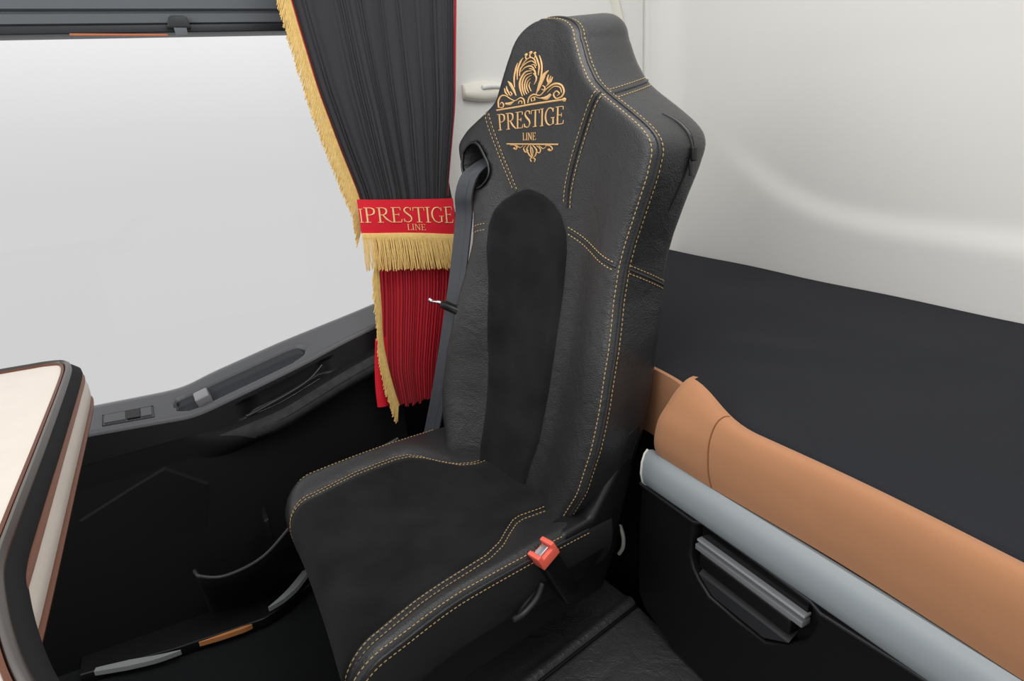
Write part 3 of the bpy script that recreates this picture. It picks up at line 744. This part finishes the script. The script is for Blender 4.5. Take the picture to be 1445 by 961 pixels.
for z in np.linspace(.70, .512, 14):
    k = (.70-z)/.188; x0 = .392-.018*math.sin(k*1.7); rows.append([(x0+w-ox, 1.534-.006*math.sin(w*90)-oy, z-oz) for w in np.linspace(0, .030+.004*k, 6)])
mb.grid(rows); o = mb.build('turned_hem', 'redband', cur); o['label'] = 'bright red turned corner of the lining'
def fringe(path, drift, name, step=.0030, jit=.12, r=.0016, parent=None, head=None, seed=1):
    rr = np.random.RandomState(seed); mb = MB(); P = resample(path, step)
    for i, p in enumerate(P):
        t = i/len(P); dv = np.array(drift(t)); L = 1+rr.uniform(-jit, jit); q = p+dv*L+np.array([rr.uniform(-.002, .002), rr.uniform(-.004, .002), 0])
        m1 = p+dv*.35*L+np.array([rr.uniform(-.0012, .0012), -.003, 0]); m2 = p+dv*.7*L+np.array([rr.uniform(-.0015, .0015), -.003, 0])
        mb.tube([p, m1, m2, q], [r, r*1.05, r, r*.85], 5)
    if head: mb.tube(P, head, 6)
    o = mb.build(name, 'fringe', parent); tag(o, kind='stuff'); return o
o_ = np.array([ox, oy, oz])
path = [np.array([float(xl(z))-.006, 1.556, z])-o_ for z in np.linspace(1.60, .985, 60)]
o = fringe(path, lambda t: (-.021, -.003, -.052), 'gold_fringe', .0025, .05, .0013, cur, .003, 3); o['label'] = 'gold fringe along the curtain edge'
path = [np.array([x, 1.514, z])-o_ for x, z in cr_spline([(.418, .91), (.415, .86), (.410, .78), (.404, .70), (.408, .62), (.419, .54), (.424, .51)], 10)]
o = fringe(path, lambda t: (-.020+.008*t, -.004, -.050), 'gold_fringe', .0026, .16, .0014, cur, .0035, 5); o['label'] = 'gold fringe along the red lower edge'

# tie-back band
tie = empty('curtain_tieback', (.51, 1.53, .9), label='red tieback band with gold lettering and gold fringe around the curtain', cat='tieback')
to = np.array([.51, 1.53, .9])
def band(u, v, h=0):   # u along, v 0 bottom 1 top
    x = .390+.242*u; zt = 1.049-.022*u; zb = .968-.034*u+.004*math.sin(math.pi*u)
    y = 1.520-.016*(1-abs(2*min(1, max(0, u))-1)**4)-h
    return np.array([x, y, zb+(zt-zb)*v])-to
mb = MB(); rows = []
for u in np.linspace(0, 1, 48):
    f_ = [band(u, v, .002*math.sin(math.pi*v)+.001) for v in np.linspace(0, 1, 8)]; b_ = [band(u, v, -.004) for v in np.linspace(1, 0, 8)]
    rows.append(f_+b_)
mb.grid(rows, True, True, True); mb.build('band', 'redband', tie)
tx = MB(); lettering(tx, 'PRESTIGE', lambda u, v, h: band(.035+.945*u, .34+.44*v, .0035+h), .001, .85)
lettering(tx, 'LINE', lambda u, v, h: band(.445+.20*u, .115+.175*v, .0032+h), .0008, .85)
lettering(tx, 'I', lambda u, v, h: band(-.012+.045*u, .34+.40*v, .0034+h), .0008, .8)
o = tx.build('lettering', 'goldtext', tie, angle=80); o['label'] = 'gold embroidered words'
path = [band(u, .0, .004) for u in np.linspace(0, 1, 60)]
mb = MB(); mb.grid([[band(u, .03, .0032), band(u, -.05, .006), band(u, -.16, .005), band(u, -.16, .001), band(u, .03, .001)] for u in np.linspace(0, 1, 40)], True, True, True); mb.build('fringe_braid', 'fringe', tie)
o = fringe(path, lambda t: (-.004+.014*t, -.008, -.087), 'tassel_fringe', .0030, .04, .0014, tie, None, 8); o['label'] = 'gold tassel fringe'

# ================================================================== BUNK
mb = MB(); rows = []
fx = smooth_table([-.9, .24, .644, .70, .76, .80, .86, 1.66], [.703, .703, .705, .712, .730, .746, .753, .755], .012)
for y in np.linspace(-.85, 1.66, 110):
    x0 = float(fx(y)); row = []
    for k in np.linspace(0, 1, 50):
        x = x0+(1.468-x0)*k; z = .728+.030*min(1, k*1.6)
        z += .0018*math.sin(14*x+5*y)*math.sin(9*y-3*x)*sstep(0, .1, k)*1.3
        if y > .5 and y < 1.1: z += .0034*math.sin(60*(x*.55+y*.25))*math.exp(-((x-.98)/.12)**2-((y-.8)/.12)**2)
        d = min(k*(1.468-x0), 9); z -= .012*max(0, 1-d/.02)**2
        row.append((x, y, z))
    row = [(x0+.01, y, .60), (x0-.0, y, .70)]+row+[(1.468, y, .60)]
    rows.append(row)
mb.grid(rows, True, True, True); tag(mb.build('mattress', 'mattress'), 'large charcoal mattress on the bunk along the cream rear wall', 'mattress')

cov = empty('bunk_cover', (.7, .4, .62), label='tan brown suede strip wrapped over the front edge of the mattress', cat='bunk cover')
co = np.array([.7, .4, .62])
def val(y, v):     # v 0 at the rail .. 1 over the mattress edge
    e_ = sstep(.60, .80, y)
    P = cr_spline([(.683, .622), (.680-.004*e_, .65), (.681-.002*e_, .69), (.685+.006*e_, .714+.004*e_), (.692+.012*e_, .730+.014*e_), (.702+.018*e_, .736+.026*e_), (.714+.020*e_, .733+.034*e_)], 8)
    i = v*(len(P)-1); j = int(min(i, len(P)-2)); p = P[j]+(P[j+1]-P[j])*(i-j)
    yy = y-.030*sstep(.05, 1, v)*sstep(.62, .80, y)
    return np.array([p[0]-.004*math.sin(y*11), yy, p[1]])-co
mb = MB(); rows = []
for y in np.linspace(-.6, .792, 90): rows.append([val(y, v) for v in np.linspace(0, 1, 30)])
# rolled end
rows.append([val(.795, v)+np.array([.006, .002, 0]) for v in np.linspace(0, 1, 30)])
rows.append([val(.790, v)+np.array([.012, .0, -.001]) for v in np.linspace(0, 1, 30)])
mb.grid(rows); mb.build('front_strip', 'brown', cov)
mb = MB(); rows = []
for x, y in cr_spline([(.728, .785), (.735, .80), (.741, .83), (.746, .88), (.748, .94), (.749, 1.0), (.749, 1.15)], 8):
    rows.append([(x-.7+d, y-.4-d*.5, z-.62) for z, d in ((.600, .003), (.62, 0), (.68, 0), (.728, .0), (.741, .002), (.741, .010))])
mb.grid(rows); mb.build('return_strip', 'brown', cov)
mb = MB(); mb.tube([val(.655+.012*math.sin(v*3), v)+np.array([-.0004, 0, 0]) for v in np.linspace(.02, .93, 24)], .0013, 6); mb.build('crease_seam', 'seamb', cov)

mb = MB(); prof = [(.690, .545), (.676, .547), (.668, .556), (.664, .575), (.666, .598), (.672, .615), (.680, .621), (.690, .618), (.694, .60)]
rows = [[(x, y, z) for x, z in prof] for y in np.linspace(-.6, .812, 30)]
rows.append([(.68+(x-.68)*.85, .817, .583+(z-.583)*.85) for x, z in prof])
rt = empty('bunk_rail', (.68, .1, .58), label='silver grey edge rail below the tan strip along the bunk front', cat='rail')
mb.grid([[(p[0]-.68, p[1]-.1, p[2]-.58) for p in r] for r in rows], True, True, True); mb.build('rail_body', 'rail', rt, angle=50)
mb = MB(); mb.tube([(x-.68, .7145, z-.58) for x, z in [(.676, .549), (.669, .557), (.665, .576), (.667, .598), (.673, .614), (.680, .620)]], .0028, 6); mb.build('end_cap', 'railcap', rt)

# bunk base with the storage drawer front
bb = empty('bunk_locker', (.9, .4, .03), label='black bunk locker with recessed handle below the silver rail', cat='locker')
bo = np.array([.9, .4, .03])
def BX(y, z, x): return (x-bo[0], y-bo[1], z-bo[2])
mb = MB(); mb.prism([(-.6, .031), (.70, .031), (.84, .10), (.845, .54), (-.6, .54)], BX, .715, 1.2, .006)
mb.prism([(.80, .031), (1.60, .031), (1.60, .58), (.80, .58)], BX, .80, 1.4, .006); mb.build('carcass', 'darkmatte', bb)
# front panel with an opening for the handle
outer = [(-.6, .545), (.30, .545), (.318, .551), (.42, .551), (.436, .557), (.438, .545), (.845, .545)]
yb = lambda z: 0
mb = MB(); bm = bmesh.new()
def ring(pts, x): return [bm.verts.new(BX(y, z, x)) for y, z in pts]
O = [(-.6, .543), (.345, .543), (.44, .543), (.60, .543), (.70, .543), (.845, .543), (.852, .40), (.852, .275), (.835, .245), (.745, .208), (.70, .206), (.6, .206), (.44, .206), (-.6, .206)]
I_ = [(.455, .50), (.47, .534), (.52, .538), (.60, .538), (.68, .536), (.706, .515), (.708, .45), (.700, .43), (.685, .415), (.66, .398), (.60, .396), (.54, .398), (.50, .425), (.47, .46)]
A0 = ring(O, .690); B0 = ring(I_, .690); A1 = ring(O, .706); B1 = ring(I_, .735); n = len(O)
for i in range(n):
    j = (i+1) % n
    bm.faces.new((A0[i], A0[j], B0[j], B0[i])); bm.faces.new((A0[i], A0[j], A1[j], A1[i])); bm.faces.new((B0[i], B0[j], B1[j], B1[i]))
bm.faces.new(B1)
bmesh.ops.recalc_face_normals(bm, faces=bm.faces)
ed = [e2 for e2 in bm.edges if (e2.verts[0] in B0 and e2.verts[1] in B0) or (e2.verts[0] in A0 and e2.verts[1] in A0)]
bmesh.ops.bevel(bm, geom=ed, offset=.005, segments=3, profile=.5, affect='EDGES')
mb.frombm(bm); fp = mb.build('drawer_front', 'dark', bb, angle=40)
mb = MB(); E_ = [(-.6, .535), (.30, .535), (.33, .534), (.45, .525), (.466, .533), (.56, .537), (.68, .539), (.70, .529), (.845, .531)]
mb.tube([BX(y, z, .688) for y, z in E_], .0034, 8); mb.build('panel_bead', 'lip', bb)  # lighter grey than the panel, carrying the gloss highlight in its colour
mb = MB(); mb.box(BX(.480, .472, .692), BX(.700, .4835, .712), .002); mb.build('handle_bar', 'bar', bb)
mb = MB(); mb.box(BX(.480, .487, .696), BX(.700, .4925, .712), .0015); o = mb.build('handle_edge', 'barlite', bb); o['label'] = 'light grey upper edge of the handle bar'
mb = MB(); mb.box(BX(.482, .48, .706), BX(.698, .53, .728), .002); mb.build('handle_back', 'gloss', bb)
mb = MB(); mb.box(BX(.500, .440, .693), BX(.690, .4715, .716), .004); mb.build('handle_grip', 'dark', bb)
mb = MB(); V_ = [BX(y, z, x) for y, z, x in ((.545, .401, .694), (.655, .401, .694), (.690, .425, .694), (.500, .428, .694), (.690, .450, .732), (.500, .450, .732))]; mb.add(V_, [(0, 1, 2, 3), (2, 4, 5, 3), (0, 1, 4, 5)]); o = mb.build('handle_scoop', 'lip', bb); o['label'] = 'charcoal scoop under the handle bar'

# small cream crescent tube beside the locker
mb = MB(); mb.tube([(.735, .960+d, z) for d, z in cr_spline([(.012, .345), (.0, .318), (.002, .29), (.016, .264)], 8)], [.001]+[.0045]*23+[.001], 8)
tag(mb.build('cream_crescent', 'grip'), 'small cream crescent in the dark gap between seat and black locker', 'lever')

# leather tunnel cover with piping
tn = empty('tunnel_cover', (.1, .5, .03), label='black leather floor cover with raised piping between seat and bunk locker', cat='floor cover')
no = np.array([.1, .5, .03])
mb = MB(); rows = []
for x in np.linspace(-.9, .712, 50):
    yr = .84+.222*(x-.442)
    def tz(y): return .2+.010*math.exp(-((y-yr)/.016)**2)-.006*math.exp(-((y-yr+.016)/.005)**2)-.012*sstep(yr, yr+.1, y)
    Y = list(np.linspace(-.6, yr-.05, 12))+list(np.linspace(yr-.045, yr+.045, 30))+list(np.linspace(yr+.05, 1.005, 12))
    row = [(x, y, tz(y)) for y in Y]+[(x, 1.010, .18), (x, 1.010, .035), (x, -.6, .035)]
    rows.append([(p[0]-no[0], p[1]-no[1], p[2]-no[2]) for p in row])
mb.grid(rows, True, True, True); mb.build('cover', 'leather_lit', tn, angle=60)
mb = MB(); mb.tube([(x-no[0], .84+.222*(x-.442)-.016-no[1], .2005-no[2]) for x in np.linspace(-.9, .71, 40)], .0035, 8); mb.build('piping', 'dark', tn)

# ================================================================== PILLAR GRIP
g = empty('grab_handle', (.82, 1.70, 1.285), label='ivory recessed grip on the cream pillar left of the headrest', cat='handle')
mb = MB(); rows = []
for a in np.linspace(0, 1, 24):
    x = -.06+.13*a; hh = .026*math.sin(math.pi*(.10+.8*a))**.8
    rows.append([(x, 0, .012+hh*.55), (x, -.012, .010+hh*.5), (x, -.022, .0-hh*.1), (x, -.022, -.010-hh*.35), (x, -.010, -.012-hh*.6), (x, 0, -.012-hh*.6)])
mb.grid(rows, True, True, True); mb.build('grip_shell', 'grip', g, angle=100)
mb = MB(); mb.tube(cr_spline([(-.01, -.0185, .008), (.02, -.0200, .011), (.05, -.018, .009)], 6), [.002]+[.007]*11+[.002], 10); mb.build('grip_inlay', 'cream', g)

# ================================================================== TABLE (foreground)
tb_ = empty('dash_table', (-.5, .7, .03), label='cream topped table with brown piping and dark rim at the near left', cat='table')
bo2 = np.array([-.5, .7, .03])
OUT = cr_spline([(-1.0, 1.075), (-.6, 1.066), (-.36, 1.059), (-.25, 1.056), (-.215, 1.0545), (-.195, 1.053), (-.173, 1.042), (-.164, 1.012), (-.161, .943), (-.160, .75), (-.160, .6), (-.159, .53), (-.153, .49), (-.138, .43), (-.12, .377), (-.09, .31)], 10)
def inset(P, d):
    Q = []
    for i in range(len(P)):
        t = P[min(i+1, len(P)-1)]-P[max(i-1, 0)]; t /= np.linalg.norm(t); Q.append(P[i]+np.array([t[1], -t[0]])*d)
    return np.array(Q)
def sweep(prof, name, m):     # prof: (inset distance, z)
    mb = MB(); mb.grid([[(x-bo2[0], y-bo2[1], z-bo2[2]) for (x, y), z in [(inset(OUT, d)[i], z) for d, z in prof]] for i in range(len(OUT))], True, True, True); return mb.build(name, m, tb_, angle=50)
sweep([(-.001, .915), (.0, .9195), (.003, .922), (.006, .921), (.008, .916), (.008, .903), (.0, .903)], 'rim', 'rim')
sweep([(.0075, .914), (.008, .9195), (.0112, .9195), (.012, .914)], 'top_piping', 'piping')
mb = MB(); Q = inset(OUT, .011)
Q = Q[np.argmax(Q[:, 0] > -.24):]
mb.grid([[(x-bo2[0], y-bo2[1], z-bo2[2]) for x, y, z in ((q[0], q[1], .905), (q[0], q[1], .917), (-1.0, q[1]+.02*min(1, (q[1]-.3)/.7), .917), (-1.0, q[1], .905))] for q in Q], True, True, True)
mb.build('tabletop', 'tabletop', tb_, angle=30)
sweep([(-.0005, .9165), (-.004, .914), (-.0105, .908), (-.011, .903), (.014, .90), (.014, .912)], 'rim_groove', 'darkmatte')
# cream drawer band under the top
BL = cr_spline([(-1.0, 1.053), (-.6, 1.045), (-.36, 1.039), (-.26, 1.036), (-.21, 1.034), (-.185, 1.030), (-.160, 1.020), (-.150, .985), (-.148, .90), (-.147, .72), (-.146, .56), (-.146, .48), (-.147, .42), (-.150, .38)], 10)
def sweep2(prof, name, m):
    mb = MB(); mb.grid([[(x-bo2[0], y-bo2[1], z-bo2[2]) for (x, y), z in [(inset(BL, d)[i], z) for d, z in prof]] for i in range(len(BL))], True, True, True); return mb.build(name, m, tb_, angle=50)
sweep2([(.003, .9045), (-.001, .9030), (-.003, .892), (-.003, .882), (.0, .872), (.014, .872), (.014, .9035)], 'drawer_band', 'tabletop')
sweep2([(.004, .9073), (-.0003, .9068), (-.0020, .9052), (.001, .9036), (.01, .9034)], 'upper_piping', 'piping')
sweep2([(-.001, .8735), (-.0042, .8715), (-.0035, .8685), (.002, .867), (.014, .868), (.014, .872)], 'lower_piping', 'piping')
mb = MB(); mb.box((-.95-bo2[0], .48-bo2[1], .215-bo2[2]), (-.30-bo2[0], 1.0-bo2[1], .868-bo2[2]), .02); mb.build('table_base', 'darkmatte', tb_)
